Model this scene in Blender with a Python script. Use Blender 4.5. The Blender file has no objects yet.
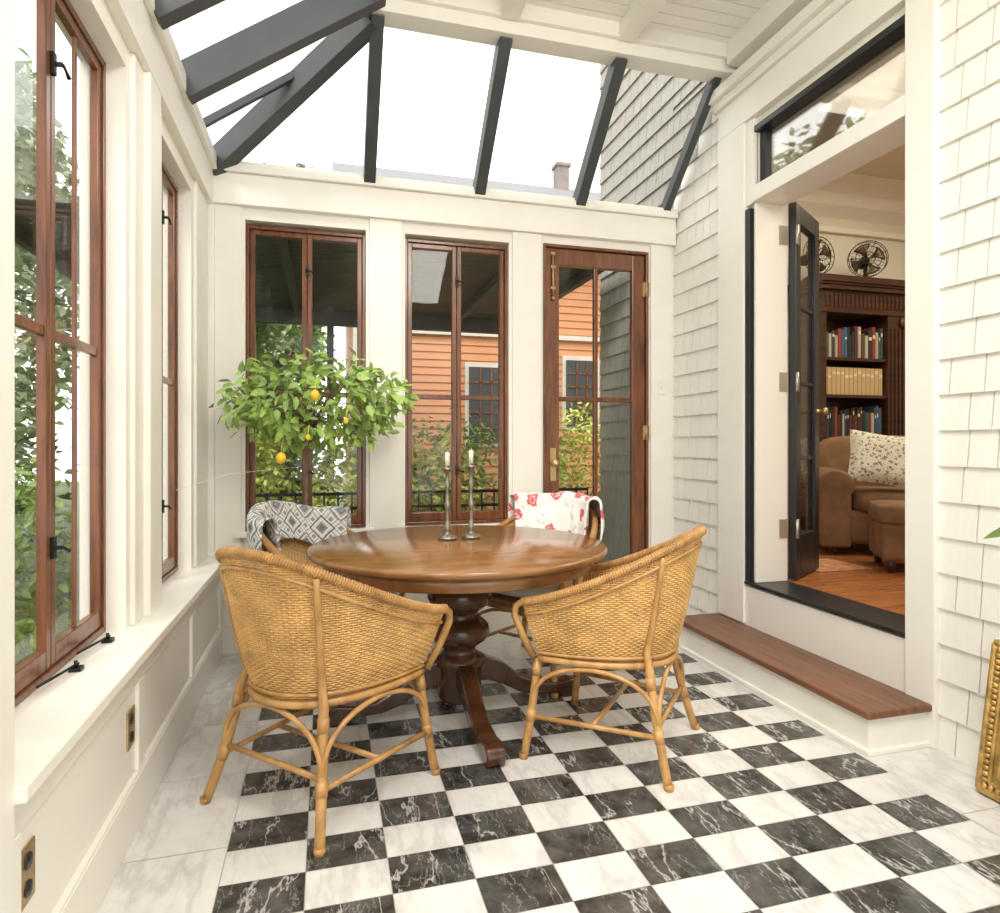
import bpy, math, random, bisect
from mathutils import Vector, Matrix
random.seed(7)
R=random.random
def U(a,b): return random.uniform(a,b)
sc=bpy.context.scene
COL=sc.collection
try:
    sc.view_settings.view_transform='Standard'
except Exception: pass

# ---------------------------------------------------------------- materials
def newmat(name):
    m=bpy.data.materials.new(name); m.use_nodes=True
    nt=m.node_tree; b=nt.nodes['Principled BSDF']
    return m,nt,b
def N(nt,t,**k):
    n=nt.nodes.new(t)
    for a,v in k.items():
        if a in n.inputs.keys(): n.inputs[a].default_value=v
        else: setattr(n,a,v)
    return n
def L(nt,a,b): nt.links.new(a,b)
def ramp(nt,stops,interp='LINEAR'):
    r=nt.nodes.new('ShaderNodeValToRGB'); r.color_ramp.interpolation=interp
    e=r.color_ramp.elements
    while len(e)<len(stops): e.new(0.5)
    for i,(p,c) in enumerate(stops):
        e[i].position=p; e[i].color=(c[0],c[1],c[2],1) if len(c)==3 else c
    return r
def simple(name,c,rough=.5,metal=0,var=.06,scale=6,bump=0.0,bscale=40,spec=None,stretch=(1,1,1),coord='Object'):
    m,nt,b=newmat(name)
    tc=N(nt,'ShaderNodeTexCoord'); mp=N(nt,'ShaderNodeMapping'); mp.inputs['Scale'].default_value=stretch
    L(nt,tc.outputs[coord],mp.inputs['Vector'])
    no=N(nt,'ShaderNodeTexNoise',Scale=scale,Detail=4.0); L(nt,mp.outputs[0],no.inputs['Vector'])
    r=ramp(nt,[(.3,[max(0,x*(1-var)) for x in c]),(.7,[min(1,x*(1+var)) for x in c])])
    L(nt,no.outputs['Fac'],r.inputs[0]); L(nt,r.outputs[0],b.inputs['Base Color'])
    b.inputs['Roughness'].default_value=rough; b.inputs['Metallic'].default_value=metal
    if spec is not None: b.inputs['Specular IOR Level'].default_value=spec
    if bump:
        n2=N(nt,'ShaderNodeTexNoise',Scale=bscale,Detail=3.0); L(nt,mp.outputs[0],n2.inputs['Vector'])
        bp=N(nt,'ShaderNodeBump',Strength=bump,Distance=.01); L(nt,n2.outputs['Fac'],bp.inputs['Height']); L(nt,bp.outputs[0],b.inputs['Normal'])
    return m
def wood(name,dark,light,rough=.3,scale=3,stretch=(8,8,1),coat=.3):
    m,nt,b=newmat(name)
    tc=N(nt,'ShaderNodeTexCoord'); mp=N(nt,'ShaderNodeMapping'); mp.inputs['Scale'].default_value=stretch
    L(nt,tc.outputs['Object'],mp.inputs['Vector'])
    no=N(nt,'ShaderNodeTexNoise',Scale=scale,Detail=6.0,Distortion=.6); L(nt,mp.outputs[0],no.inputs['Vector'])
    r=ramp(nt,[(.3,dark),(.7,light)]); L(nt,no.outputs['Fac'],r.inputs[0]); L(nt,r.outputs[0],b.inputs['Base Color'])
    b.inputs['Roughness'].default_value=rough; b.inputs['Coat Weight'].default_value=coat; b.inputs['Coat Roughness'].default_value=.15
    return m
def glassmat(name,tint=(.97,.98,.98),refl=.05,k=.3):
    m=bpy.data.materials.new(name); m.use_nodes=True; nt=m.node_tree; nt.nodes.clear()
    o=N(nt,'ShaderNodeOutputMaterial'); t=N(nt,'ShaderNodeBsdfTransparent'); g=N(nt,'ShaderNodeBsdfGlossy')
    t.inputs[0].default_value=(*tint,1); g.inputs['Roughness'].default_value=.02
    lw=N(nt,'ShaderNodeLayerWeight',Blend=.25); ml=N(nt,'ShaderNodeMath',operation='MULTIPLY_ADD'); ml.inputs[1].default_value=k; ml.inputs[2].default_value=refl
    L(nt,lw.outputs['Fresnel'],ml.inputs[0])
    mx=N(nt,'ShaderNodeMixShader'); L(nt,ml.outputs[0],mx.inputs[0]); L(nt,t.outputs[0],mx.inputs[1]); L(nt,g.outputs[0],mx.inputs[2]); L(nt,mx.outputs[0],o.inputs[0])
    return m
def marble(name,base,base2,vein,wid,scale,rough,st1,st2):
    m,nt,b=newmat(name)
    tc=N(nt,'ShaderNodeTexCoord')
    n1=N(nt,'ShaderNodeTexNoise',Scale=scale*1.6,Detail=8.0,Roughness=.68); L(nt,tc.outputs['UV'],n1.inputs['Vector'])
    base_r=ramp(nt,[(.35,base),(.7,base2)]); L(nt,n1.outputs['Fac'],base_r.inputs[0])
    cur=base_r.outputs[0]
    for k,(s,w,st) in enumerate([(scale*.55,wid,st1),(scale*1.4,wid*.8,st2)]):
        n=N(nt,'ShaderNodeTexNoise',Scale=s,Detail=6.0,Roughness=.6,Distortion=.25)
        mp=N(nt,'ShaderNodeMapping'); mp.inputs['Location'].default_value=(3.1*k+1,7*k,0); mp.inputs['Rotation'].default_value=(0,0,.7+k); mp.inputs['Scale'].default_value=(1.2,.4,1)
        L(nt,tc.outputs['UV'],mp.inputs['Vector']); L(nt,mp.outputs[0],n.inputs['Vector'])
        s1=N(nt,'ShaderNodeMath',operation='SUBTRACT'); s1.inputs[1].default_value=.5; L(nt,n.outputs['Fac'],s1.inputs[0])
        a=N(nt,'ShaderNodeMath',operation='ABSOLUTE'); L(nt,s1.outputs[0],a.inputs[0])
        r=ramp(nt,[(0,(st,)*3),(w,(0,0,0))]); L(nt,a.outputs[0],r.inputs[0])
        mx=N(nt,'ShaderNodeMixRGB'); mx.inputs[2].default_value=(*vein,1); L(nt,r.outputs[0],mx.inputs[0]); L(nt,cur,mx.inputs[1]); cur=mx.outputs[0]
    L(nt,cur,b.inputs['Base Color']); b.inputs['Roughness'].default_value=rough
    return m

PAINT=simple('paint_cream',(.90,.872,.80),.45,var=.015,scale=3)
PAINTB=simple('paint_board',(.90,.877,.805),.4,var=.015,scale=8)
SHING=simple('shingle_paint',(.88,.86,.79),.55,var=.02,scale=12,bump=.06,bscale=60,stretch=(1,6,1))
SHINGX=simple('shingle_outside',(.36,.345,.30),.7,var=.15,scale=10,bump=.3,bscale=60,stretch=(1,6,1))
HALL=simple('interior_paint',(.80,.77,.67),.6,var=.03)
MAHO=wood('mahogany',(.095,.028,.010),(.25,.088,.033),.28,4,(9,9,1))
MAHOH=wood('mahogany_dark',(.030,.011,.006),(.075,.028,.014),.35,4,(1,1,9))
TABW=wood('table_wood',(.20,.085,.026),(.33,.155,.052),.2,2.5,(1.5,7,2),.35)
PEDW=wood('pedestal_wood',(.040,.014,.006),(.11,.042,.016),.25,3,(6,6,2),.4)
STEPW=wood('step_wood',(.12,.048,.022),(.23,.10,.046),.4,3,(12,1,4),.1)
FLOORW=wood('parquet',(.30,.10,.035),(.50,.20,.07),.25,3,(1,10,1),.3)
RATT=wood('rattan',(.36,.18,.055),(.60,.34,.115),.35,5,(4,4,2),.25)
WICK=simple('wicker',(.68,.41,.145),.5,var=.2,scale=14)
WICKS=simple('wicker_seat',(.50,.30,.12),.55,var=.4,scale=60,bump=.8,bscale=120)
RAFT=simple('rafter_paint',(.055,.062,.066),.5,var=.1)
BLACK=simple('black_paint',(.018,.018,.02),.35,var=.15)
IRON=simple('iron',(.03,.028,.026),.4,.7,var=.2)
BRASS=simple('brass',(.55,.40,.20),.35,.9,var=.15)
STEEL=simple('hinge_steel',(.55,.53,.48),.35,.8,var=.1)
BRONZ=simple('dark_bronze',(.14,.10,.06),.35,.8,var=.15)
PEWT=simple('pewter',(.30,.27,.22),.32,.9,var=.3,scale=30)
WAX=simple('wax',(.85,.80,.66),.5,var=.02)
GLASS=glassmat('glass',refl=.010,k=.25); ROOFG=glassmat('roof_glass',(.98,.99,1),.02)
TRANG=glassmat('transom_glass',refl=.16,k=.5)
LEAFM=simple('leaf_citrus',(.30,.44,.10),.45,var=.45,scale=9)
LEAFG=simple('leaf_green',(.26,.38,.11),.5,var=.5,scale=2)
LEAFY=simple('leaf_yellowgreen',(.56,.60,.14),.5,var=.4,scale=3)
LEAFP=simple('leaf_pale',(.38,.45,.28),.6,var=.5,scale=1.5)
LEAFF=simple('leaf_hazy',(.24,.27,.20),.8,var=.1,scale=1.5)
BARK=simple('bark',(.20,.15,.09),.8,var=.3,scale=20,bump=.5)
LEMON=simple('lemon_skin',(.88,.60,.04),.35,var=.08,scale=20,bump=.2,bscale=90)
TERRA=simple('terracotta',(.42,.18,.09),.7)
SOIL=simple('soil',(.05,.035,.02),.9,var=.5,scale=40,bump=.6)
MW=marble('marble_white',(.72,.71,.685),(.85,.84,.815),(.50,.49,.48),.03,3.5,.2,.5,.2)
MK=marble('marble_black',(.022,.021,.020),(.14,.134,.124),(.62,.61,.585),.010,6.0,.2,.8,.35)
GROUT=simple('grout',(.42,.40,.36),.8)
LEATH=simple('suede',(.20,.105,.05),.8,var=.35,scale=5,bump=.3,bscale=20)
CUSH=simple('cushion_cream',(.80,.77,.68),.85,var=.05,bump=.3,bscale=150)
CLAP=simple('clapboard_paint',(.58,.255,.11),.6,var=.08,scale=2)
ROOFS=simple('roof_slate',(.20,.20,.205),.8,var=.08,scale=5)
SLAT=simple('porch_slat',(.10,.095,.09),.6,var=.15)
GRASS=simple('garden_ground',(.10,.13,.06),.9,var=.4,scale=2)
GOLD=simple('gilt',(.55,.36,.12),.35,.6,var=.35,scale=25,bump=.6,bscale=45)
PAPER=simple('pages',(.70,.64,.50),.8)
CORD=simple('cord',(.8,.78,.7),.7)
CANV=simple('canvas_paint',(.20,.18,.13),.6,var=.5,scale=5)
RUG=simple('rug_wool',(.42,.20,.10),.95,var=.5,scale=16)
BRICK=simple('chimney_brick',(.24,.20,.18),.9,var=.15)

def pattern_nordic():
    m,nt,b=newmat('knit_nordic')
    tc=N(nt,'ShaderNodeTexCoord')
    mp=N(nt,'ShaderNodeMapping'); mp.inputs['Scale'].default_value=(4.6,4.6,1); L(nt,tc.outputs['UV'],mp.inputs['Vector'])
    v=N(nt,'ShaderNodeTexVoronoi',Scale=1.0,Randomness=0.0,distance='MANHATTAN'); L(nt,mp.outputs[0],v.inputs['Vector'])
    r=ramp(nt,[(0,(.95,)*3),(.07,(.1,)*3),(.14,(.95,)*3),(.26,(.1,)*3),(.31,(.95,)*3),(.62,(.1,)*3),(.68,(.95,)*3),(.84,(.15,)*3)],'CONSTANT'); L(nt,v.outputs['Distance'],r.inputs[0])
    mp2=N(nt,'ShaderNodeMapping'); mp2.inputs['Rotation'].default_value=(0,0,.785); mp2.inputs['Scale'].default_value=(6.5,6.5,1); L(nt,tc.outputs['UV'],mp2.inputs['Vector'])
    v2=N(nt,'ShaderNodeTexVoronoi',Scale=2.0,Randomness=0.0,distance='CHEBYCHEV'); L(nt,mp2.outputs[0],v2.inputs['Vector'])
    r2=ramp(nt,[(0,(.1,)*3),(.16,(1,1,1)),(.3,(.35,)*3),(.4,(1,1,1))],'CONSTANT'); L(nt,v2.outputs['Distance'],r2.inputs[0])
    mu=N(nt,'ShaderNodeMixRGB',blend_type='MULTIPLY'); mu.inputs[0].default_value=.8; L(nt,r.outputs[0],mu.inputs[1]); L(nt,r2.outputs[0],mu.inputs[2])
    mx=N(nt,'ShaderNodeMixRGB'); mx.inputs[1].default_value=(.14,.14,.155,1); mx.inputs[2].default_value=(.84,.83,.79,1)
    L(nt,mu.outputs[0],mx.inputs[0])
    ch=N(nt,'ShaderNodeTexChecker',Scale=90.0); L(nt,tc.outputs['UV'],ch.inputs[0]); ch.inputs[1].default_value=(1,1,1,1); ch.inputs[2].default_value=(.8,.8,.8,1)
    m2=N(nt,'ShaderNodeMixRGB',blend_type='MULTIPLY'); m2.inputs[0].default_value=1; L(nt,mx.outputs[0],m2.inputs[1]); L(nt,ch.outputs[0],m2.inputs[2])
    L(nt,m2.outputs[0],b.inputs['Base Color']); b.inputs['Roughness'].default_value=.95
    return m
def pattern_floral(name,bg,c1,c2,scale,r1=.32,rnd=.7):
    m,nt,b=newmat(name)
    tc=N(nt,'ShaderNodeTexCoord')
    n=N(nt,'ShaderNodeTexNoise',Scale=scale*2.5,Detail=2.0); L(nt,tc.outputs['UV'],n.inputs['Vector'])
    ad=N(nt,'ShaderNodeMixRGB'); ad.inputs[0].default_value=.07; L(nt,tc.outputs['UV'],ad.inputs[1]); L(nt,n.outputs['Color'],ad.inputs[2])
    last=None
    for k,(c,s,rr) in enumerate([(c2,scale*1.9,r1*.8),(c1,scale,r1)]):
        v=N(nt,'ShaderNodeTexVoronoi',Scale=s,Randomness=rnd); L(nt,ad.outputs[0],v.inputs['Vector'])
        r=ramp(nt,[(0,(1,1,1)),(rr*.45,(.35,.35,.35)),(rr*.6,(1,1,1)),(rr,(0,0,0))],'CONSTANT'); L(nt,v.outputs['Distance'],r.inputs[0])
        mx=N(nt,'ShaderNodeMixRGB'); L(nt,r.outputs[0],mx.inputs[0]); mx.inputs[2].default_value=(*c,1)
        if last is None: mx.inputs[1].default_value=(*bg,1)
        else: L(nt,last,mx.inputs[1])
        last=mx.outputs[0]
    L(nt,last,b.inputs['Base Color']); b.inputs['Roughness'].default_value=.9
    return m
NORD=pattern_nordic()
FLOR=pattern_floral('floral_cloth',(.90,.88,.83),(.66,.14,.16),(.64,.68,.62),8,.30)
PILF=pattern_floral('pillow_print',(.66,.63,.53),(.16,.15,.14),(.26,.25,.22),15,.34,1)

# ---------------------------------------------------------------- builder
class B:
    def __init__(s): s.v=[];s.f=[];s.m=[];s.s=[];s.uv={}
    def add(s,vs,fs,mi=0,sm=False,M=None,uvs=None):
        o=len(s.v)
        for v in vs:
            v=Vector(v); s.v.append(M@v if M else v)
        for k,f in enumerate(fs):
            if uvs: s.uv[len(s.f)]=uvs[k]
            s.f.append([o+i for i in f]); s.m.append(mi); s.s.append(sm)
    def box(s,x0,x1,y0,y1,z0,z1,mi=0,M=None):
        if x0>x1:x0,x1=x1,x0
        if y0>y1:y0,y1=y1,y0
        if z0>z1:z0,z1=z1,z0
        vs=[(x0,y0,z0),(x1,y0,z0),(x1,y1,z0),(x0,y1,z0),(x0,y0,z1),(x1,y0,z1),(x1,y1,z1),(x0,y1,z1)]
        s.add(vs,[(0,3,2,1),(4,5,6,7),(0,1,5,4),(1,2,6,5),(2,3,7,6),(3,0,4,7)],mi,False,M)
    def tube(s,pts,r,n=8,mi=0,closed=False,cap=True,M=None):
        pts=[Vector(p) for p in pts]; c=len(pts)
        rs=r if isinstance(r,(list,tuple)) else [r]*c
        vs=[];up=None
        for i,p in enumerate(pts):
            if closed: t=pts[(i+1)%c]-pts[(i-1)%c]
            else: t=pts[min(i+1,c-1)]-pts[max(i-1,0)]
            if t.length<1e-9: t=Vector((0,0,1))
            t.normalize()
            if up is None: up=Vector((0,0,1)) if abs(t.z)<.9 else Vector((1,0,0))
            a=t.cross(up)
            if a.length<1e-4: a=t.cross(Vector((1,0,0)) if abs(t.x)<.9 else Vector((0,1,0)))
            a.normalize(); b=a.cross(t).normalized(); up=b
            for k in range(n):
                q=2*math.pi*k/n; vs.append(p+a*math.cos(q)*rs[i]+b*math.sin(q)*rs[i])
        fs=[]
        for i in range(c if closed else c-1):
            j=(i+1)%c
            for k in range(n):
                k2=(k+1)%n; fs.append((i*n+k,i*n+k2,j*n+k2,j*n+k))
        if cap and not closed:
            fs.append(tuple(range(n-1,-1,-1))); fs.append(tuple((c-1)*n+k for k in range(n)))
        s.add(vs,fs,mi,True,M)
    def lathe(s,prof,n=32,mi=0,M=None,sm=True):
        vs=[];fs=[];c=len(prof)
        for r,z in prof:
            for k in range(n):
                q=2*math.pi*k/n; vs.append((r*math.cos(q),r*math.sin(q),z))
        for i in range(c-1):
            for k in range(n):
                k2=(k+1)%n; fs.append((i*n+k,i*n+k2,(i+1)*n+k2,(i+1)*n+k))
        fs.append(tuple(range(n-1,-1,-1))); fs.append(tuple((c-1)*n+k for k in range(n)))
        s.add(vs,fs,mi,sm,M)
    def grid(s,fn,nu,nv,mi=0,M=None,us=1,vsx=1):
        vs=[];fs=[];uv=[]
        for j in range(nv+1):
            for i in range(nu+1): vs.append(fn(i/nu,j/nv))
        for j in range(nv):
            for i in range(nu):
                a=j*(nu+1)+i; fs.append((a,a+1,a+nu+2,a+nu+1))
                uv.append([(i/nu*us,j/nv*vsx),((i+1)/nu*us,j/nv*vsx),((i+1)/nu*us,(j+1)/nv*vsx),(i/nu*us,(j+1)/nv*vsx)])
        s.add(vs,fs,mi,True,M,uv)
    def prism(s,poly,h0,h1,axis='x',mi=0,M=None):
        n=len(poly);vs=[]
        for h in (h0,h1):
            for a,b in poly:
                vs.append((h,a,b) if axis=='x' else (a,h,b) if axis=='y' else (a,b,h))
        fs=[tuple(range(n)),tuple(range(2*n-1,n-1,-1))]+[(i,n+i,n+(i+1)%n,(i+1)%n) for i in range(n)]
        s.add(vs,fs,mi,False,M)
    def beam(s,p0,p1,w,h,mi=0,top=True):
        p0=Vector(p0);p1=Vector(p1);t=(p1-p0).normalized();a=t.cross(Vector((0,0,1))).normalized();b=a.cross(t).normalized()
        vs=[]
        for p in (p0,p1):
            for sa,sb in ((-.5,-1),(.5,-1),(.5,0),(-.5,0)): vs.append(p+a*w*sa+b*h*sb)
        s.add(vs,[(0,1,2,3),(7,6,5,4),(0,4,5,1),(1,5,6,2),(2,6,7,3),(3,7,4,0)],mi)
    def blob(s,c,r,n=16,mi=0,M=None,p=1.0):
        def fn(u,v):
            a=u*2*math.pi;b=(v-.5)*math.pi
            f=lambda x:math.copysign(abs(x)**p,x)
            return (c[0]+r[0]*f(math.cos(b))*f(math.cos(a)),c[1]+r[1]*f(math.cos(b))*f(math.sin(a)),c[2]+r[2]*f(math.sin(b)))
        s.grid(fn,n*2,n,mi,M,2,1)
    def leaf(s,p,d,ln,w,up=Vector((0,0,1)),mi=0):
        d=d.normalized();a=d.cross(up)
        if a.length<1e-3:a=Vector((1,0,0))
        a.normalize();n=a.cross(d)
        q=[p,p+d*ln*.35+a*w*.5+n*w*.12,p+d*ln*.75+a*w*.38+n*w*.05-n*ln*.05,p+d*ln-n*ln*.12,p+d*ln*.75-a*w*.38+n*w*.05-n*ln*.05,p+d*ln*.35-a*w*.5+n*w*.12,p+d*ln*.4-n*w*.05]
        s.add(q,[(0,1,6),(1,2,3,6),(6,3,4,5),(0,6,5)],mi,False)
    def obj(s,name,mats,parent=None,loc=(0,0,0),rot=(0,0,0),bevel=0,seg=2,kind=None,label=None,cat=None,group=None,subsurf=0,solid=0):
        me=bpy.data.meshes.new(name); me.from_pydata([tuple(v) for v in s.v],[],s.f)
        for m in (mats if isinstance(mats,(list,tuple)) else [mats]): me.materials.append(m)
        me.polygons.foreach_set('material_index',s.m); me.polygons.foreach_set('use_smooth',s.s)
        if s.uv:
            ul=me.uv_layers.new(name='UVMap')
            for pi,uv in s.uv.items():
                ls=me.polygons[pi].loop_start
                for k,c in enumerate(uv): ul.data[ls+k].uv=c
        me.validate(); me.update()
        o=bpy.data.objects.new(name,me); COL.objects.link(o); o.location=loc;o.rotation_euler=rot
        if parent: o.parent=parent
        if bevel:
            b=o.modifiers.new('b','BEVEL'); b.width=bevel;b.segments=seg;b.limit_method='ANGLE';b.angle_limit=.7
        if solid:
            b=o.modifiers.new('t','SOLIDIFY'); b.thickness=solid;b.offset=0
        tag(o,kind,label,cat,group)
        return o
def tag(o,kind=None,label=None,cat=None,group=None):
    if kind:o['kind']=kind
    if label:o['label']=label
    if cat:o['category']=cat
    if group:o['group']=group
def empty(name,loc,rot=(0,0,0),label=None,cat=None,group=None,kind=None):
    o=bpy.data.objects.new(name,None); COL.objects.link(o); o.location=loc;o.rotation_euler=rot;o.empty_display_size=.1
    tag(o,kind,label,cat,group); return o
def copytree(o,loc,rot,label=None):
    c=o.copy(); COL.objects.link(c); c.location=loc;c.rotation_euler=rot
    if label:c['label']=label
    for ch in o.children:
        d=ch.copy(); COL.objects.link(d); d.parent=c
    return c
ST='structure'

# ---------------------------------------------------------------- dims
XL=-.58; XR=2.38; YB=4.0; ZP=2.87; YR=-1.3; SILL=.585
XC=.20; YC=3.38; ZC=3.50

# floor ---------------------------------------------------------
b=B()
TX_=.231; TY_=.156; X0=-.285; NC=10
def tile(x0,x1,y0,y1,mi,z=0):
    g=.0012; ox,oy=U(0,50),U(0,50); a=random.choice([0,2])
    uv=[(x0,y0),(x1,y0),(x1,y1),(x0,y1)]; uv=uv[a:]+uv[:a]
    uv=[(p[0]+ox,p[1]+oy) for p in uv]
    b.add([(x0+g,y0+g,z),(x1-g,y0+g,z),(x1-g,y1-g,z),(x0+g,y1-g,z)],[(0,1,2,3)],mi,False,None,[uv])
k0=int((YR-1.66)/TY_); k1=int((3.45-1.66)/TY_)
for k in range(k0,k1+1):
    yc=1.66+TY_*k
    for c in range(NC):
        tile(X0+c*TX_,X0+(c+1)*TX_,yc-TY_/2,yc+TY_/2,1 if (c+k)%2==1 else 0)
X1=X0+NC*TX_; YTOP=1.66+TY_*(k1+.5); ybot=1.66+TY_*(k0-.5)
y=YTOP
while y>ybot+.01:
    y2=max(ybot,y-.46)
    tile(-.60,X0,y2,y,0); tile(X1,X1+.45,y2,y,0); y=y2
x=-.60
while x<2.45:
    tile(x,min(x+.46,2.5),YTOP,YTOP+.33,0); tile(x,min(x+.46,2.5),YTOP+.33,YTOP+.7,0); x+=.46
b.box(-.9,2.6,YR,4.15,-.25,-.002,2)
b.obj('floor',[MW,MK,GROUT],kind=ST,label='black and white checkerboard marble tile floor',cat='floor')

# right wall (house) ------------------------------------------------
def shingles(bd,y0,y1,z0,z1,mi,x=XR,slope=False):
    H=.142; i0=int(math.floor(z0/H)); i=i0
    while i*H<z1-.01:
        za=max(z0,i*H); zb=min(z1,(i+1)*H+.02); y=y0
        while y<y1-.005:
            w=U(.08,.17)
            if y1-y-w<.05: w=y1-y
            m_=mi
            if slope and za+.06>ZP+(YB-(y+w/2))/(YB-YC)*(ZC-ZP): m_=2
            ya,yb=y+.0026,y+w-.0026; t=.021
            vs=[(x+.012,ya,za),(x+.012,yb,za),(x+.012,yb,zb),(x+.012,ya,zb),(x-t+.01,ya,za),(x-t+.01,yb,za),(x+.006,yb,zb),(x+.006,ya,zb)]
            bd.add(vs,[(4,7,6,5),(0,4,5,1),(0,3,7,4),(1,5,6,2)],m_); y+=w
        i+=1
DY0,DY1=2.12,3.12; DZ0,DZ1=.43,2.61; TZ1=3.05
b=B()
for (ya,yb,za,zb) in [(YR,DY0,-.3,5.2),(DY1,5.25,-.3,5.2),(DY0,DY1,-.3,DZ0-.02),(DY0,DY1,TZ1,5.2)]:
    b.box(XR+.012,XR+.2,ya,yb,za,zb,1)
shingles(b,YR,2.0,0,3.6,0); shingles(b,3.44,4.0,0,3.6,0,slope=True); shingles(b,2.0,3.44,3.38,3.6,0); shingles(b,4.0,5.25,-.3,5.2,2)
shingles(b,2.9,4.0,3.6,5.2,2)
b.obj('wall_right',[SHING,HALL,SHINGX],kind=ST,label='white painted cedar shingle house wall',cat='wall')

# door casing on house wall
b=B()
b.box(XR-.03,XR+.02,DY1+.07,3.44,.18,3.1); b.box(XR-.03,XR+.02,1.985,DY0,.0,3.1)
b.box(XR-.03,XR+.02,1.985,3.44,3.1,3.28)
b.box(XR-.055,XR+.02,1.965,3.46,3.28,3.33); b.box(XR-.09,XR+.02,1.94,3.49,3.33,3.39)
b.box(XR-.015,XR+.02,DY0,3.44,.0,DZ0-.03)
b.box(XR-.025,XR+.2,DY0,DY1,DZ1,DZ1+.09)      # transom bar
b.box(XR,XR+.21,DY1-.012,DY1+.01,DZ0,DZ1)      # reveals
b.box(XR,XR+.21,DY0-.01,DY0+.002,DZ0,DZ1)
b.box(XR-.012,XR+.02,DY1,DY1+.07,DZ1,3.1)
b.obj('trim_1',PAINTB,kind=ST,label='wide white door casing with crown header',cat='door trim',bevel=.004)
b=B()
b.box(XR-.018,XR+.015,DY1+.028,DY1+.07,DZ0,DZ1-.02); b.box(XR-.030,XR+.21,DY0-.0,DY1+.06,DZ0-.018,DZ0)
b.obj('trim_2',BLACK,kind=ST,label='black painted threshold and frame strip',cat='door trim',bevel=.003)
# transom window
w=B()
za,zb=DZ1+.09,TZ1
w.box(XR+.03,XR+.08,DY0,DY0+.04,za,zb);w.box(XR+.03,XR+.08,DY1-.045,DY1,za,zb);w.box(XR+.03,XR+.08,DY0,DY1,za,za+.03);w.box(XR-.01,XR+.08,DY0,DY1,zb-.035,zb)
o=w.obj('window_1',BLACK,kind=ST,label='black framed transom window above house door',cat='window',bevel=.003)
w=B(); w.box(XR+.052,XR+.058,DY0+.03,DY1-.03,za+.03,zb-.03); w.obj('glass',TRANG,o)
# open dark door leaf
dl=.46
def leaf_door(name,parent_loc,ang,label):
    e=empty(name,parent_loc,(0,0,ang),label,'door',kind=ST)
    w=B(); z1=DZ1-DZ0+.02; s=.085; tk=.045
    w.box(0,s,-tk/2,tk/2,.01,z1);w.box(dl-s,dl,-tk/2,tk/2,.01,z1);w.box(s,dl-s,-tk/2,tk/2,.01,.26);w.box(s,dl-s,-tk/2,tk/2,z1-.11,z1)
    for z in (.7,1.15,1.6): w.box(s,dl-s,-.012,.012,z,z+.022)
    w.obj('door_leaf',BLACK,e,bevel=.004)
    w=B(); w.box(s,dl-s,-.003,.003,.26,z1-.1); w.obj('glass',GLASS,e)
    Mi=(Matrix.Translation(parent_loc)@Matrix.Rotation(ang,4,'Z')).inverted()
    for z in (.25,1.10,1.95):
        w=B(); w.box(-.012,.03,-.03,-.024,z,z+.11); w.tube([(-.005,-.03,z),(-.005,-.03,z+.11)],.009,8)
        w.box(XR+.150,XR+.208,DY1-.018,DY1-.0125,DZ0+z,DZ0+z+.11,0,Mi)
        w.obj('hinge',STEEL,e)
    w=B(); w.lathe([(.0,0),(.02,.0),(.012,.01),(.01,.03),(.024,.045),(.02,.06),(0,.065)],16,0,Matrix.Translation((dl-.045,-.02,1.0))@Matrix.Rotation(math.pi/2,4,'X')); w.obj('knob',BRASS,e)
    return e
leaf_door('door_1',(XR+.235,DY1-.02,DZ0),math.radians(33),'black glazed french door leaf standing open inward')

# step
b=B(); b.box(2.06,XR-.016,2.02,3.42,0,.145); b.box(2.045,XR-.016,2.005,3.435,0,.02)
e=b.obj('step_bench',PAINTB,label='white wooden step with brown tread below the house door',cat='step',bevel=.004)
b=B(); b.box(2.035,XR-.016,1.995,3.45,.146,.176); b.obj('tread',STEPW,e,bevel=.008)

# interior hall ---------------------------------------------------
b=B(); b.box(XR+.2,7.6,.4,5.3,.25,DZ0,0)
b.obj('floor_hall',FLOORW,kind=ST,label='reddish hardwood floor of the inner room',cat='floor')
b=B(); b.box(XR+.2,7.6,5.15,5.3,DZ0,3.9); 
b.prism([(5.15,3.45),(5.15,3.78),(4.88,3.78),(4.90,3.71),(5.0,3.64),(5.04,3.54),(5.11,3.48)],XR+.2,7.6,'x',1)
b.box(XR+.2,7.6,5.10,5.15,3.30,3.35,1)
b.obj('wall_back_hall',[HALL,PAINTB],kind=ST,label='cream wall with white crown moulding',cat='wall')
b=B(); b.box(7.5,7.6,.4,5.3,DZ0,3.9); b.obj('wall_right_hall',HALL,kind=ST,label='cream wall of the inner room',cat='wall')
b=B(); b.box(XR+.2,7.6,.3,.4,DZ0,3.9); b.obj('wall_front_hall',HALL,kind=ST,label='cream wall of the inner room',cat='wall')
CEILH=simple('hall_ceiling',(.78,.70,.54),.6,var=.02)
b=B(); b.box(XR+.2,7.6,.3,5.3,3.78,3.9)
b.obj('ceiling_hall',CEILH,kind=ST,label='warm cream ceiling of the inner room',cat='ceiling')

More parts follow.
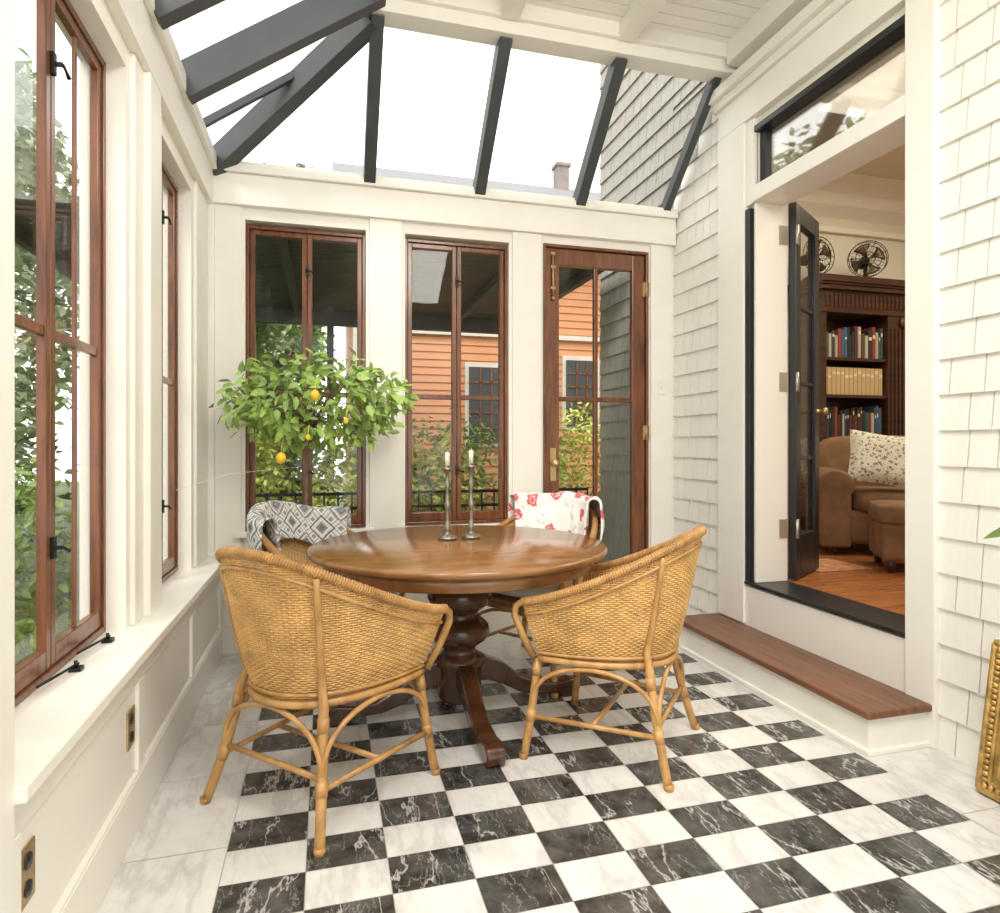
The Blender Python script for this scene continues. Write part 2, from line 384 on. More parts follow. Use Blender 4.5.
# back wall ---------------------------------------------------------
W1=(-.456,.242);W2=(.483,1.163);DR=(1.399,2.175); WZ0=.71;WZ1=2.53
b=B()
y0,y1=YB,YB+.14
b.box(-.86,W1[0],y0,y1,0,ZP);b.box(W1[1],W2[0],y0,y1,0,WZ1+.02);b.box(W2[1],DR[0],y0,y1,0,WZ1+.02);b.box(DR[1],XR+.01,y0,y1,0,ZP)
b.box(W1[0],W1[1],y0,y1,0,WZ0);b.box(W2[0],W2[1],y0,y1,0,WZ0)
b.box(W1[0],DR[1],y0,y1,WZ1+.02,ZP)
b.obj('wall_back',PAINT,kind=ST,label='cream painted window wall',cat='wall')
b=B()
b.box(-.66,XR-.01,YB-.045,YB+.02,2.62,2.80); b.box(-.66,XR-.01,YB-.075,YB+.02,2.80,2.845); b.box(-.66,XR-.01,YB-.055,YB+.14,2.845,ZP)
for (xa,xb) in [(-.66,W1[0]-.02),(W1[1]+.02,W2[0]-.02),(W2[1]+.02,DR[0]-.015),(DR[1]+.015,2.34)]:
    b.box(xa,xb,YB-.018,YB+.01,.16,2.62)
for (xa,xb) in [W1,W2]:
    b.box(xa-.05,xb+.05,YB-.06,YB+.03,WZ0-.03,WZ0); b.box(xa,xb,YB-.012,YB+.01,.16,WZ0-.03)
b.obj('trim_3',PAINTB,kind=ST,label='white header beam, casings and window stools',cat='window trim',bevel=.004)
b=B()
for (xa,xb) in [(-.6,DR[0]-.015),(DR[1]+.015,2.36)]: b.box(xa,xb,YB-.03,YB,0,.16); b.box(xa,xb,YB-.022,YB,.16,.175)
b.obj('baseboard_back',PAINTB,kind=ST,label='tall white baseboard',cat='baseboard',bevel=.003)

def casement(name,axis,a0,a1,z0,z1,p,zm=1.53,label='',verts=None,thin=False):
    w=B();g=B()
    def bx(bd,a,bq,d0,d1,z,zz,mi=0):
        if axis=='x': bd.box(a,bq,p+d0,p+d1,z,zz,mi)
        else: bd.box(p-d1,p-d0,a,bq,z,zz,mi)
    f=.020; fd=.045 if thin else .09; s0,s1=(.008,.032) if thin else (.015,.06)
    bx(w,a0,a0+f,0,fd,z0,z1);bx(w,a1-f,a1,0,fd,z0,z1);bx(w,a0+f,a1-f,0,fd,z1-f,z1);bx(w,a0+f,a1-f,0,fd,z0,z0+f)
    mid=(a0+a1)/2
    for (l,r) in ((a0+f+.002,mid-.002),(mid+.002,a1-f-.002)):
        s=.028 if not thin else .030
        zb,zt=z0+f+.002,z1-f-.002
        bx(w,l,l+s,s0,s1,zb,zt);bx(w,r-s,r,s0,s1,zb,zt);bx(w,l+s,r-s,s0,s1,zb,zb+.055);bx(w,l+s,r-s,s0,s1,zt-s,zt)
        bx(w,l+s,r-s,s0+.004,s1-.004,zm-.015,zm+.015)
        bx(g,l+s-.003,r-s+.003,(s0+s1)/2,(s0+s1)/2+.004,zb+.02,zt-.02)
        if verts: bx(w,(l+r)/2-.008,(l+r)/2+.008,s0+.006,s1-.006,zb+.055,zt-s)
    o=w.obj(name,MAHO,kind=ST,label=label,cat='window',bevel=.003)
    g.obj('glass',GLASS,o)
    for zz in (z0+.35,z1-.25):
        h=B(); bx(h,mid-.009,mid+.009,-.003,.010,zz-.03,zz+.03); bx(h,mid-.005,mid+.005,-.022,.0,zz-.005,zz+.005)
        q=Vector((mid,p-.022,zz)) if axis=='x' else Vector((p+.022,mid,zz))
        dq=Vector((.04,0,-.015)) if axis=='x' else Vector((0,.04,-.015))
        h.tube([q,q+dq*.5,q+dq],[.004,.004,.006],8)
        h.obj('latch',IRON,o)
    return o
casement('window_2','x',W1[0],W1[1],WZ0,WZ1,YB+.03,label='tall mahogany casement window behind the lemon tree')
casement('window_3','x',W2[0],W2[1],WZ0,WZ1,YB+.03,label='tall mahogany casement window facing neighbouring house')

# mahogany garden door
w=B();xa,xb=DR;p=YB+.0
w.box(xa,xa+.018,p-.012,p+.1,0,2.545);w.box(xb-.018,xb,p-.012,p+.1,0,2.545);w.box(xa,xb,p-.012,p+.1,2.545,2.565)
o=w.obj('door_2',MAHO,kind=ST,label='mahogany glazed garden door with brass bolt',cat='door',bevel=.003)
w=B();xa+=.022;xb-=.022;s=.095;zt=2.54
w.box(xa,xa+s,p+.005,p+.05,.01,zt);w.box(xb-s,xb,p+.005,p+.05,.01,zt);w.box(xa+s,xb-s,p+.005,p+.05,zt-.11,zt);w.box(xa+s,xb-s,p+.005,p+.05,.01,.42)
mx=(xa+xb)/2; w.box(mx-.014,mx+.014,p+.01,p+.045,.42,zt-.1)
w.box(xa+s,xb-s,p+.011,p+.044,1.515,1.547)
w.obj('door_leaf',MAHO,o,bevel=.005)
w=B();w.box(xa+s-.005,xb-s+.005,p+.026,p+.03,.41,zt-.1);w.obj('glass',GLASS,o)
w=B();w.tube([(xa+.045,p-.012,2.5),(xa+.045,p-.012,2.2)],.006,8)
for z in (2.49,2.4,2.26): w.box(xa+.03,xa+.06,p-.016,p+.006,z,z+.018)
w.lathe([(0,0),(.012,0),(.014,.012),(.006,.02),(0,.022)],12,0,Matrix.Translation((xa+.045,p-.012,2.19)))
w.obj('bolt',BRASS,o)
for z in (.35,1.25,2.25):
    w=B();w.tube([(xb+.004,p-.01,z),(xb+.004,p-.01,z+.11)],.009,10);w.box(xb-.02,xb+.03,p-.006,p+.006,z+.005,z+.105);w.obj('hinge',BRASS,o)
w=B();w.box(xa+.03,xa+.07,p-.003,p+.006,.98,1.2)
w.lathe([(0,0),(.012,0),(.009,.03),(.026,.045),(.028,.06),(.015,.07),(0,.072)],16,0,Matrix.Translation((xa+.05,p+.0,1.1))@Matrix.Rotation(math.pi/2,4,'X'));w.obj('door_knob',BRASS,o)

# left wall ---------------------------------------------------------
XO=-.80
b=B()
LW=[(-.6,1.0),(1.58,2.44),(2.92,3.54)]
b.box(XO,XL-.01,YR,YB,0,.55)
prev=YR
for (ya,yb) in LW+[(YB,YB)]:
    b.box(XO,-.66,prev,ya,.55,2.52); prev=yb
b.box(XO,-.66,YR,YB,2.52,ZP)
b.obj('wall_left',PAINT,kind=ST,label='cream painted window wall',cat='wall')
b=B()
b.box(-.74,XL+.045,1.37,YB-.001,.552,SILL)
b.box(XL-.012,XL+.012,1.39,YB-.001,.515,.552)
b.box(-.68,-.62,YR,YB,2.60,2.79); b.box(-.68,-.595,YR,YB-.05,2.79,ZP)
b.box(-.7,-.555,1.13,1.375,0,ZP)                     # near post
for (ya,yb) in [(2.49,2.87),(3.60,3.92)]:
    b.box(-.665,-.645,ya,yb,SILL,2.60)
for (ya,yb) in [(2.60,2.76)]:
    b.box(-.65,-.622,ya,yb,SILL,2.60)
b.box(-.70,-.615,3.93,YB-.0,SILL,2.60)
for y in (1.42,2.3,3.15,3.93): b.box(XL-.01,XL+.004,y-.035,y+.035,.175,.46)
b.box(XL-.01,XL+.004,1.39,YB-.03,.46,.515)
b.obj('trim_4',PAINTB,kind=ST,label='deep white window sill, post and casings',cat='window trim',bevel=.004)
b=B(); b.box(XL-.012,XL+.008,YR,YB-.03,0,.165);b.box(XL-.012,XL+.005,YR,YB-.03,.165,.174)
b.obj('baseboard_left',PAINTB,kind=ST,label='tall white baseboard',cat='baseboard',bevel=.003)
casement('window_4','y',1.58,2.44,SILL+.002,2.52,-.72,label='mahogany double casement window with black stays',verts=True,thin=True)
casement('window_5','y',2.92,3.54,SILL+.002,2.52,-.72,label='narrow mahogany casement window near the corner',thin=True)
casement('window_6','y',-.6,1.0,SILL+.002,2.52,-.72,label='mahogany casement window',verts=True,thin=True)
for y in (1.95,2.22):
    h=B(); h.tube([(-.70,y-.1,SILL+.025),(-.675,y+.10,SILL+.016)],.004,8); h.box(-.69,-.66,y+.07,y+.10,SILL+.001,SILL+.012)
    h.tube([(-.675,y+.08,SILL+.01),(-.675,y+.08,SILL+.03)],.005,8)
    h.obj('window_stay',IRON,label='black iron casement stay lying on the sill',cat='window stay',group='iron casement stays')
b=B()
b.box(XO,XR+.1,YR-.14,YR,0,.4);b.box(XO,-.4,YR-.14,YR,.4,3.62);b.box(1.9,XR+.1,YR-.14,YR,.4,3.62);b.box(-.4,1.9,YR-.14,YR,2.8,3.62)
b.obj('wall_front',PAINT,kind=ST,label='cream painted end wall with wide opening',cat='wall')  # unseen end wall behind the camera, opening added to let skylight in

# roof --------------------------------------------------------------
g=B()
g.add([(-.70,YR,ZP-.02),(XC,YR,ZC),(XC,YC,ZC),(-.70,YB+.04,ZP-.02)],[(0,1,2,3)],0)
g.add([(-.70,YB+.04,ZP-.02),(XC,YC,ZC),(XR,YC,ZC),(XR,YB+.04,ZP-.02)],[(0,1,2,3)],0)
o=g.obj('window_7',ROOFG,kind=ST,label='sloping glass conservatory roof with dark rafters',cat='glass roof')
def raft(p0,p1,w,h):
    r=B();r.beam(p0,p1,w,h);r.obj('rafter',RAFT,o,bevel=.004)
for x,ww in ((.26,.07),(.95,.07),(1.64,.07),(2.29,.05)):
    raft((x,YB+.01,ZP+.0),(x,YC,ZC-.0),ww,.10 if ww>.06 else .07)
raft((-.66,YB,ZP+.01),(XC,YC,ZC+.0),.085,.13)
raft((-.67,3.60,ZP+.01),(-.10,3.60,ZP+.42),.030,.04)
for y in (3.12,2.58,2.05,1.5,.8,.1,-.6):
    raft((-.67,y,ZP+.02),(XC,y,ZC+.0),.075,.15)
# ceiling
b=B()
b.box(XC-.02,XR+.01,YR,YC,3.60,3.68)
n=int((YC-YR)/.085)
for i in range(n):
    y=YR+i*.085; b.box(XC,XR,y+.003,y+.082,3.592,3.60)
b.box(XC-.03,XR,YC-.10,YC+.03,3.44,3.66); b.box(XC-.05,XC+.06,YR,YC-.101,3.441,3.66)
b.box(XC+.06,XR,YC-.13,YC-.10,3.51,3.595)
for x in (.95,1.64): b.box(x-.05,x+.05,YR,YC-.13,3.50,3.60)
b.box(XR-.10,XR-.001,YR,YC-.131,3.46,3.60)
b.obj('ceiling',PAINTB,kind=ST,label='white beadboard ceiling with exposed beams',cat='ceiling',bevel=.003)

# outlets and switch ------------------------------------------------
for (y,z) in [(1.50,.345),(2.22,.335)]:
    e=B(); e.box(0,.006,-.037,.037,-.06,.06); 
    oo=e.obj('power_outlet',BRASS,loc=(XL-.01,y,z),label='aged brass outlet plate on the panelled wall',cat='outlet',bevel=.003,group='brass outlets')
    for dz in (-.028,.028):
        e=B(); e.lathe([(0,.005),(.016,.005),(.017,.007),(.016,.009),(.006,.0085),(.005,.0105),(0,.0105)],16,0,Matrix.Translation((0,0,dz))@Matrix.Rotation(math.pi/2,4,'Y'))
        e.obj('socket',BLACK,oo)
e=B(); e.box(-.03,.03,-.012,0,-.045,.045); oo=e.obj('light_switch',PAINTB,loc=(2.27,YB-.018,1.62),label='small white switch box beside the garden door',cat='switch',bevel=.004)
e=B(); e.box(-.008,.008,-.02,-.012,-.014,.014); e.obj('switch_toggle',PAINTB,oo)

# ---------------------------------------------------------------- table
TC=(.60,2.89)
t=empty('dining_table',(TC[0],TC[1],0),(0,0,0),'round honey brown wooden pedestal dining table','table')
b=B(); b.lathe([(0,.730),(.655,.730),(.672,.736),(.680,.748),(.678,.758),(.668,.764),(0,.764)],96)
b.lathe([(0,.668),(.60,.668),(.612,.674),(.612,.730),(0,.730)],72)
b.obj('tabletop',TABW,t)
b=B(); b.lathe([(r*1.2,z) for r,z in [(0,.05),(.075,.05),(.085,.07),(.085,.20),(.10,.215),(.10,.24),(.07,.26),(.06,.28),(.075,.30),(.105,.325),(.118,.355),(.112,.39),(.085,.42),(.068,.445),(.085,.46),(.112,.485),(.124,.52),(.118,.555),(.09,.585),(.070,.60),(.085,.615),(.115,.63),(.13,.65),(.13,.668),(0,.668)]],48)
b.obj('pedestal',PEDW,t)
def footpoly():
    top=[(.06,.24),(.12,.235),(.20,.20),(.29,.13),(.38,.085),(.47,.075),(.545,.085),(.58,.075),(.60,.045),(.59,.015),(.57,0)]
    bot=[(.50,0),(.485,.02),(.44,.028),(.36,.03),(.28,.055),(.2,.10),(.13,.125),(.06,.13)]
    return top+bot
for k in range(4):
    b=B(); b.prism(footpoly(),-.038,.038,'y')
    b.obj('leg',PEDW,t,rot=(0,0,math.radians(-90+2+90*k)),bevel=.01,seg=3)

# candlesticks
for (x,y,h) in [(.57,3.03,.355),(.69,3.04,.365)]:
    e=empty('candlestick',(x,y,.765),label='tall pewter candlestick with a short cream candle on the table',cat='candlestick',group='pewter candlesticks')
    b=B(); b.lathe([(0,0),(.047,0),(.049,.008),(.035,.016),(.018,.024),(.012,.035),(.020,.05),(.012,.065),(.008,.10),(.012,.15),(.017,.17),(.009,.19),(.008,.24),(.014,.265),(.009,.28),(.010,h-.035),(.024,h-.02),(.026,h-.012),(.016,h-.01),(.016,h),(0,h)],28)
    b.obj('base',PEWT,e)
    b=B(); b.lathe([(0,h),(.0115,h),(.0115,h+.06),(.006,h+.065),(0,h+.065)],18); b.tube([(0,0,h+.063),(.001,0,h+.075)],.0012,6); b.obj('candle',WAX,e)

# ---------------------------------------------------------------- wicker chair
ZB=.405
def ztop(phi): return .625+.26*max(0,math.sin(phi))**1.15
def sh(phi,z=None,v=None,off=0):
    s=max(0,math.sin(phi));c=math.cos(phi);e=.85
    se=s**e; ce=math.copysign(abs(c)**e,c)
    zt=ztop(phi)
    if v is None: v=(z-ZB)/(zt-ZB)
    if z is None: z=ZB+v*(zt-ZB)
    w=max(0,min(1.05,v))**.75
    a=.255+(.345-.255)*w; bb=.46+(.60-.46)*w; y0=.24+.03*w
    x=a*ce;y=y0-bb*se
    nx,ny=c/a,-s/bb; l=math.hypot(nx,ny)
    return Vector((x+nx/l*off,y+ny/l*off,z))
acc=[0];M0=2000
pp=sh(0,v=.6)
for i in range(1,M0+1):
    q=sh(math.pi*i/M0,v=.6);a_=Vector((q.x-pp.x,q.y-pp.y)).length
    acc.append(acc[-1]+a_);pp=q
def phiat(t):
    T_=t*acc[-1];i=bisect.bisect_left(acc,T_);return math.pi*min(i,M0)/M0
NP=164
phis=[phiat(k/NP) for k in range(NP+1)]
def build_chair(loc,rot,label):
    e=empty('wicker_armchair',(loc[0],loc[1],0),(0,0,rot),label,'chair',group='wicker dining chairs')
    b=B(); i=0; z=ZB-.02
    while z<.90:
        seg=[]
        for k,p in enumerate(phis):
            if ztop(p)-.006>z:
                o=0
                if k%2==1: o=.0031*(1 if ((k//2)+i)%2 else -1)
                seg.append(sh(p,z=max(z,ZB-.02),off=o))
            else:
                if len(seg)>3: b.tube(seg,.0032,4,cap=False)
                seg=[]
        if len(seg)>3: b.tube(seg,.0032,4,cap=False)
        z+=.0082;i+=1
    for k in range(1,NP,2):
        p=phis[k]; b.tube([sh(p,v=v,off=0) for v in (-.0,.33,.66,1)],.0029,4,cap=False)
    b.obj('backrest',WICK,e)
    b=B()
    pts=[sh(p,v=1) for p in phis[::2]]
    a0=pts[0];a1=pts[-1]
    path=[Vector((a0.x-.07,.258,.40)),Vector((a0.x-.03,.285,.49)),Vector((a0.x-.004,.305,.57)),Vector((a0.x,.298,.605))]+pts+[Vector((a1.x,.298,.605)),Vector((a1.x+.004,.305,.57)),Vector((a1.x+.03,.285,.49)),Vector((a1.x+.07,.258,.40))]
    b.tube(path,[.014]*len(path),8)
    hel=[];ND=1200
    dense=[Vector((a0.x,.298,.605))]*1+[sh(phiat(k/ND),v=1) for k in range(ND+1)]
    for k,q in enumerate(dense):
        t_=(dense[min(k+3,ND)]-dense[max(k-3,0)]).normalized(); a_=t_.cross(Vector((0,0,1))).normalized(); b_=a_.cross(t_)
        an=k*.95
        hel.append(q+a_*.0152*math.cos(an)+b_*.0152*math.sin(an)) 
    b.tube(hel,.0036,4,cap=False)
    low=[sh(p,v=1-.05/(ztop(p)-ZB+.001),off=.005) for p in phis[::2]]; b.tube(low,.007,6)
    low=[sh(p,v=.04,off=.006) for p in phis[::2]]; b.tube(low,.007,6)
    b.obj('armrest',RATT,e)
    b=B()
    ring=[sh(p,v=0,off=-.004) for p in phis[::3]]
    poly=[(q.x,q.y) for q in ring]+[( -.12,.275),(0,.285),(.12,.275)]
    b.prism(poly,.39,.42,'z')
    b.obj('seat',WICKS,e,bevel=.006)
    b=B()
    lowr=[sh(p,v=0,off=.008) for p in phis[::3]]; lowr=[Vector((q.x,q.y,.39)) for q in lowr]
    b.tube(lowr+[Vector((-.12,.285,.39)),Vector((0,.295,.39)),Vector((.12,.285,.39))],.014,8,closed=True)
    F={'fl':(-.245,.25),'fr':(.245,.25),'bl':(-.200,-.18),'br':(.200,-.18)}
    G={'fl':(-.290,.29),'fr':(.290,.29),'bl':(-.272,-.265),'br':(.272,-.265)}
    def at(k,z):
        t_=max(0,1-z/.385); x=F[k][0]+(G[k][0]-F[k][0])*t_**1.3; y=F[k][1]+(G[k][1]-F[k][1])*t_**1.3; return Vector((x,y,z))
    pairs=[('fl','fr'),('bl','br'),('fl','bl'),('fr','br')]
    for p,q in pairs[2:]: b.tube([at(p,.16),at(q,.16)],.010,8)
    m1=(at('fl',.16)+at('bl',.16))/2; m2=(at('fr',.16)+at('br',.16))/2; b.tube([m1,m2],.010,8)
    b.tube([at('bl',.19),at('br',.19)],.010,8)
    for p,q in pairs:
        A_=at(p,.17);B_=at(q,.17);pts=[]
        for k in range(15):
            t_=k/14; w=A_.lerp(B_,.5-.5*math.cos(math.pi*t_)*1.0); w.z=.17+.20*math.sin(math.pi*t_)**.7; pts.append(w)
        b.tube(pts,.009,8)
    for p in F:
        for z in (.165,.34): 
            c=at(p,z); d=(at(p,z+.02)-at(p,z-.02)).normalized(); b.tube([c-d*.022,c+d*.022],.019,10)
    b.obj('stretcher',RATT,e)
    for p in F:
        b=B(); pts=[at(p,z) for z in (0,.05,.1,.16,.22,.3,.385)]; rr=[.0165]*7
        if p[0]=='b':
            ph_=math.radians(54) if p=='br' else math.radians(126)
            for v in (.1,.35,.6,.85,.96): pts.append(sh(ph_,v=v,off=.011))
            rr+=[.014,.012,.011,.011,.011]
        b.tube(pts,rr,10); b.lathe([(.0,-.001),(.017,-.001),(.018,.02),(.0,.022)],10,0,Matrix.Translation(pts[0]))
        b.obj('leg',RATT,e)
    return e
c1=build_chair((-.015,2.34),math.radians(-46),'honey coloured wicker barrel armchair with rattan legs, bare seat')
c2=copytree(c1,(1.155,2.38,0),(0,0,math.radians(48)))
c3=copytree(c1,(.0,3.26,0),(0,0,math.radians(-125)),'honey coloured wicker armchair draped with a patterned knit throw')
c4=copytree(c1,(1.12,3.29,0),(0,0,math.radians(128)),'honey coloured wicker armchair draped with a white floral cloth')

def drape(name,chair,p0,p1,Lin,Lout,mat,label,cat,us,vs,seed,lift=0,flat=None):
    r=.036; rnd=random.Random(seed); ph0=rnd.random()*6
    def fn(u,v):
        phi=p0+(p1-p0)*u
        li=Lin*(1+.08*math.sin(u*5+ph0)); lo=Lout*(1+.1*math.sin(u*4+1+ph0))
        s=-li+(li+lo)*v; q=math.pi*r/2; wr=.006*math.sin(u*17+ph0)+.004*math.sin(u*31+v*6)
        zt=ztop(phi)-.006+lift
        if flat: zt=max(zt,flat)
        if abs(s)<q:
            an=s/r; off=r*math.sin(an); z=zt+r*math.cos(an)
            base=sh(phi,v=1,off=off); base.z=z+abs(wr); return base
        hang=abs(s)-q; z=zt-hang
        return sh(phi,z=max(min(z,ztop(phi)),ZB+.02),off=math.copysign(r+abs(wr)*min(1,hang*12)+hang*.03,s))+Vector((0,0,max(0,z-ztop(phi))))
    b=B(); b.grid(fn,70,44,0,None,us,vs)
    o=b.obj(name,mat,label=label,cat=cat,solid=.009)
    o.location=chair.location; o.rotation_euler=chair.rotation_euler
    return o
drape('knit_throw',c3,math.radians(34),math.radians(150),.22,.30,NORD,'grey and white nordic patterned knit throw over a chair back','throw',.9,.6,3,.01,.84)
drape('floral_cloth',c4,math.radians(40),math.radians(146),.26,.26,FLOR,'white cloth with pink red roses over a chair back','cloth',.72,.6,5,.02,.89)
def seat_cushion(chair,label):
    b=B()
    b.blob((0,0,0),(.215,.225,.045),14,0,None,.55)
    o=b.obj('seat_cushion',CUSH,label=label,cat='cushion',group='cream seat cushions')
    M=Matrix.Translation(chair.location)@Matrix.Rotation(chair.rotation_euler.z,4,'Z')@Matrix.Translation((0,.03,.468))
    o.location=M.to_translation(); o.rotation_euler=chair.rotation_euler
for c in (c3,c4): seat_cushion(c,'cream fabric seat cushion on a wicker armchair')

# ---------------------------------------------------------------- lemon tree
TX,TY=-.10,3.76
e=empty('lemon_tree',(TX,TY,0),label='potted lemon tree with round crown and ripe lemons',cat='potted tree')
b=B(); b.lathe([(0,0),(.10,0),(.115,.03),(.14,.24),(.155,.245),(.155,.28),(.14,.285),(.13,.26),(0,.26)],32); b.obj('pot',TERRA,e)
b=B(); b.lathe([(0,.25),(.13,.25),(.128,.262),(0,.27)],24); b.obj('soil',SOIL,e)
b=B()
b.tube([(0,0,.26),(.006,-.01,.6),(-.004,-.03,.95),(.0,-.06,1.15),(.03,-.10,1.38)],[.011,.010,.009,.008,.004],8)
CC=Vector((.05,-.16,1.465)); RX,RY,RZ=.50,.24,.245
tips=[]
for k in range(60):
    a=k*2.39996; zz=-.80+1.75*((k*.618)%1.0); rr=math.sqrt(max(.05,1-min(1,zz*zz)))
    p2=CC+Vector((RX*rr*math.cos(a)*U(.75,.95),RY*rr*math.sin(a)*U(.8,.95),RZ*zz*.95))
    p0=Vector((0.005,-.06,1.19)).lerp(Vector((.03,-.10,1.38)),math.sqrt(R())); p1=p0.lerp(p2,.5)+Vector((0,0,.03))
    b.tube([p0,p1,p2],[.0026,.0020,.0012],5); tips.append((p0,p1,p2))
b.obj('trunk',BARK,e)
b=B()
for k in range(980):
    # leaves fill an ellipsoidal crown, denser towards its surface
    u=U(-1,1); a=U(0,6.2832); rr=math.sqrt(1-u*u); rad=U(.35,1)**.45
    if abs(u)>.8 and R()<.3: continue
    lump=1+.10*math.sin(a*5+u*4)
    p=CC+Vector((RX*rr*math.cos(a)*rad*lump,RY*rr*math.sin(a)*rad,RZ*u*rad*lump))
    if p.y>.11: p.y=.11
    d=(p-CC).normalized()*.4+Vector((U(-1,1),U(-1,.6),U(-1.3,.4))); b.leaf(p,d,U(.05,.085),U(.028,.042),Vector((U(-.7,.7),U(-1,.1),U(.2,1))))
b.obj('foliage',LEAFM,e)['kind']='stuff'
for (px,py,y_,big) in [(315,395,3.28,.023),(281,458,3.36,.026),(346,421,3.30,.014),(308,437,3.32,.013)]:
    a=(px-500)/634; 
    d=y_/(.9641-.2656*a); x_=d*(.2656+.9641*a); z_=1.22+(445-py)*d/634
    b=B()
    b.lathe([(0,-1.25*big),(.2*big,-1.15*big),(.7*big,-.8*big),(big,0),(.75*big,.75*big),(.25*big,1.1*big),(0,1.2*big)],16)
    b.tube([(0,0,big),(0.005,.01,big+.05)],.002,5)
    b.obj('lemon',LEMON,e,loc=(x_-TX,y_-TY,z_))
b=B(); b.tube([(-.64,3.1,1.02),(-.45,3.3,1.08),(-.13,3.68,1.10)],.0015,5); b.obj('plant_tie',CORD,label='thin pale cord tied from the window to the lemon tree',cat='string')

# ---------------------------------------------------------------- gilt frame and plant at right
e=empty('picture_frame',(2.235,1.40,0.002),(0,math.radians(9),0),'ornate gilded frame leaning against the shingle wall','picture frame')
b=B(); W=.62;H=.53
hw=W/2;fw=.085
for (ya,yb,za,zb) in [(-hw,hw,0,fw),(-hw,hw,H-fw,H),(-hw,-hw+fw,fw,H-fw),(hw-fw,hw,fw,H-fw)]:
    b.box(-.025,.02,ya,yb,za,zb)
for rr,off in ((.012,.012),(.008,.045),(.006,.072)):
    q=[(-.028,-hw+off,off),(-.028,hw-off,off),(-.028,hw-off,H-off),(-.028,-hw+off,H-off)]
    for i in range(4): b.tube([q[i],q[(i+1)%4]],rr,8)
for k in range(24):
    for side in (0,1):
        t_=-hw+.03+k*(W-.06)/23
        b.blob((-.03,t_,.03 if side==0 else H-.03),(.01,.010,.014),5)
        z_=.03+k*(H-.06)/23
        b.blob((-.03,-hw+.03 if side==0 else hw-.03,z_),(.01,.014,.010),5)
b.obj('frame',GOLD,e,bevel=.003)
b=B(); b.box(-.008,.004,-hw+fw-.005,hw-fw+.005,fw-.005,H-fw+.005); b.obj('canvas',CANV,e)
e=empty('potted_palm',(1.95,1.02,0),label='green leafy houseplant in a terracotta pot',cat='potted plant')
b=B(); b.lathe([(0,0),(.08,0),(.11,.22),(.12,.22),(.12,.25),(.10,.25),(.09,.22),(0,.22)],28); b.obj('pot',TERRA,e)
b=B()
for k in range(13):
    a=k*.4833; r1=U(.14,.2); zt=U(.7,1.0)
    if k==12: a=math.atan2(.30,-.155); r1=.325; zt=1.10
    p0=Vector((0,0,.22)); p1=Vector((math.cos(a)*.06,math.sin(a)*.06,.65)); p2=Vector((math.cos(a)*r1,math.sin(a)*r1,zt))
    b.tube([p0,p1,p2],[.006,.004,.002],6)
    d=(p2-p1).normalized()
    b.leaf(p2-d*.08,Vector((d.x,d.y,-.5)),.12,.045,Vector((.3,-1,.6))); b.leaf(p2-d*.12,Vector((d.x,d.y,-.4)),.08,.03)
b.obj('foliage',LEAFG,e)['kind']='stuff'

# ---------------------------------------------------------------- hall furniture
BX0,BX1=4.30,6.3; BY=4.72; BYB=5.09; BT=2.74
e=empty('bookcase',(0,0,0),label='dark carved mahogany bookcase filled with books',cat='bookcase')
b=B()
b.box(BX0,BX1,BYB-.02,BYB,DZ0,BT-.05)
for (a_,c_) in [(BX0,BX0+.05),(5.04,5.40),(6.2,BX1)]: b.box(a_,c_,BY,BYB-.02,DZ0,2.42)
b.box(BX0,BX1,BY-.01,BYB,2.42,2.62); b.box(BX0-.04,BX1+.04,BY-.05,BYB,2.62,2.66); b.box(BX0-.06,BX1+.06,BY-.08,BYB,2.68,BT); b.box(BX0-.05,BX1+.05,BY-.065,BYB,2.66,2.68)
b.box(BX0,BX1,BY-.01,BYB,DZ0,DZ0+.12)
for i in range(42):
    x=BX0+.03+i*.046; b.box(x,x+.022,BY-.02,BY-.008,2.47,2.59)
for i in range(7): b.box(5.07+i*.044,5.07+i*.044+.022,BY-.012,BY,.62,2.3)
b.lathe([(0,0),(.06,0),(.055,.015),(.035,.02),(.02,.035),(0,.035)],20,0,Matrix.Translation((5.22,BY-.01,2.36))@Matrix.Rotation(math.pi/2,4,'X'))
b.obj('body',MAHOH,e,bevel=.004)
shz=[.95,1.30,1.68,2.02]
for z in shz:
    b=B(); b.box(BX0+.05,5.04,BY+.02,BYB-.02,z-.028,z); b.obj('shelf',MAHOH,e,bevel=.002)
cols=[(.04,.06,.13),(.25,.05,.04),(.03,.03,.03),(.40,.36,.28),(.05,.10,.08),(.45,.42,.36),(.10,.06,.04),(.06,.12,.22),(.03,.03,.05),(.05,.05,.05),(.08,.03,.03)]
bm=[simple('book_cloth',c,.6,var=.1) for c in cols]
TAN=simple('tan_binder',(.55,.40,.21),.6,var=.05)
def book(x,z,w,h,dp,mat,grp,lab,band=True):
    b=B(); b.box(0,.003,0,dp,0,h);b.box(w-.003,w,0,dp,0,h);b.box(.003,w-.003,-.003,.002,0,h,0)
    b.box(.003,w-.003,.004,dp-.004,.004,h-.004,1)
    if band:
        t0=U(.6,.8); b.box(.005,w-.005,-.004,-.003,h*t0,h*(t0+U(.05,.15)),1)
    b.obj('book',[mat,PAPER],loc=(x,BY+.05,z+.001),label=lab,cat='book',group=grp)
def rowbooks(z,hmax,tan,grp):
    x=BX0+.055
    while x<5.02:
        w=.045 if tan else U(.018,.042)
        if x+w>5.035: break
        h=hmax if tan else U(.66,1)*hmax
        book(x,z,w,h,.2 if tan else U(.15,.21),TAN if tan else random.choice(bm),grp,'tan bound volume in a uniform set' if tan else 'cloth bound book on a bookcase shelf',tan or R()<.45)
        x+=w+.003
rowbooks(2.02,.30,False,'books on the upper shelf'); rowbooks(1.68,.25,True,'tan volumes on a shelf'); rowbooks(1.30,.29,False,'books on the lower shelf')
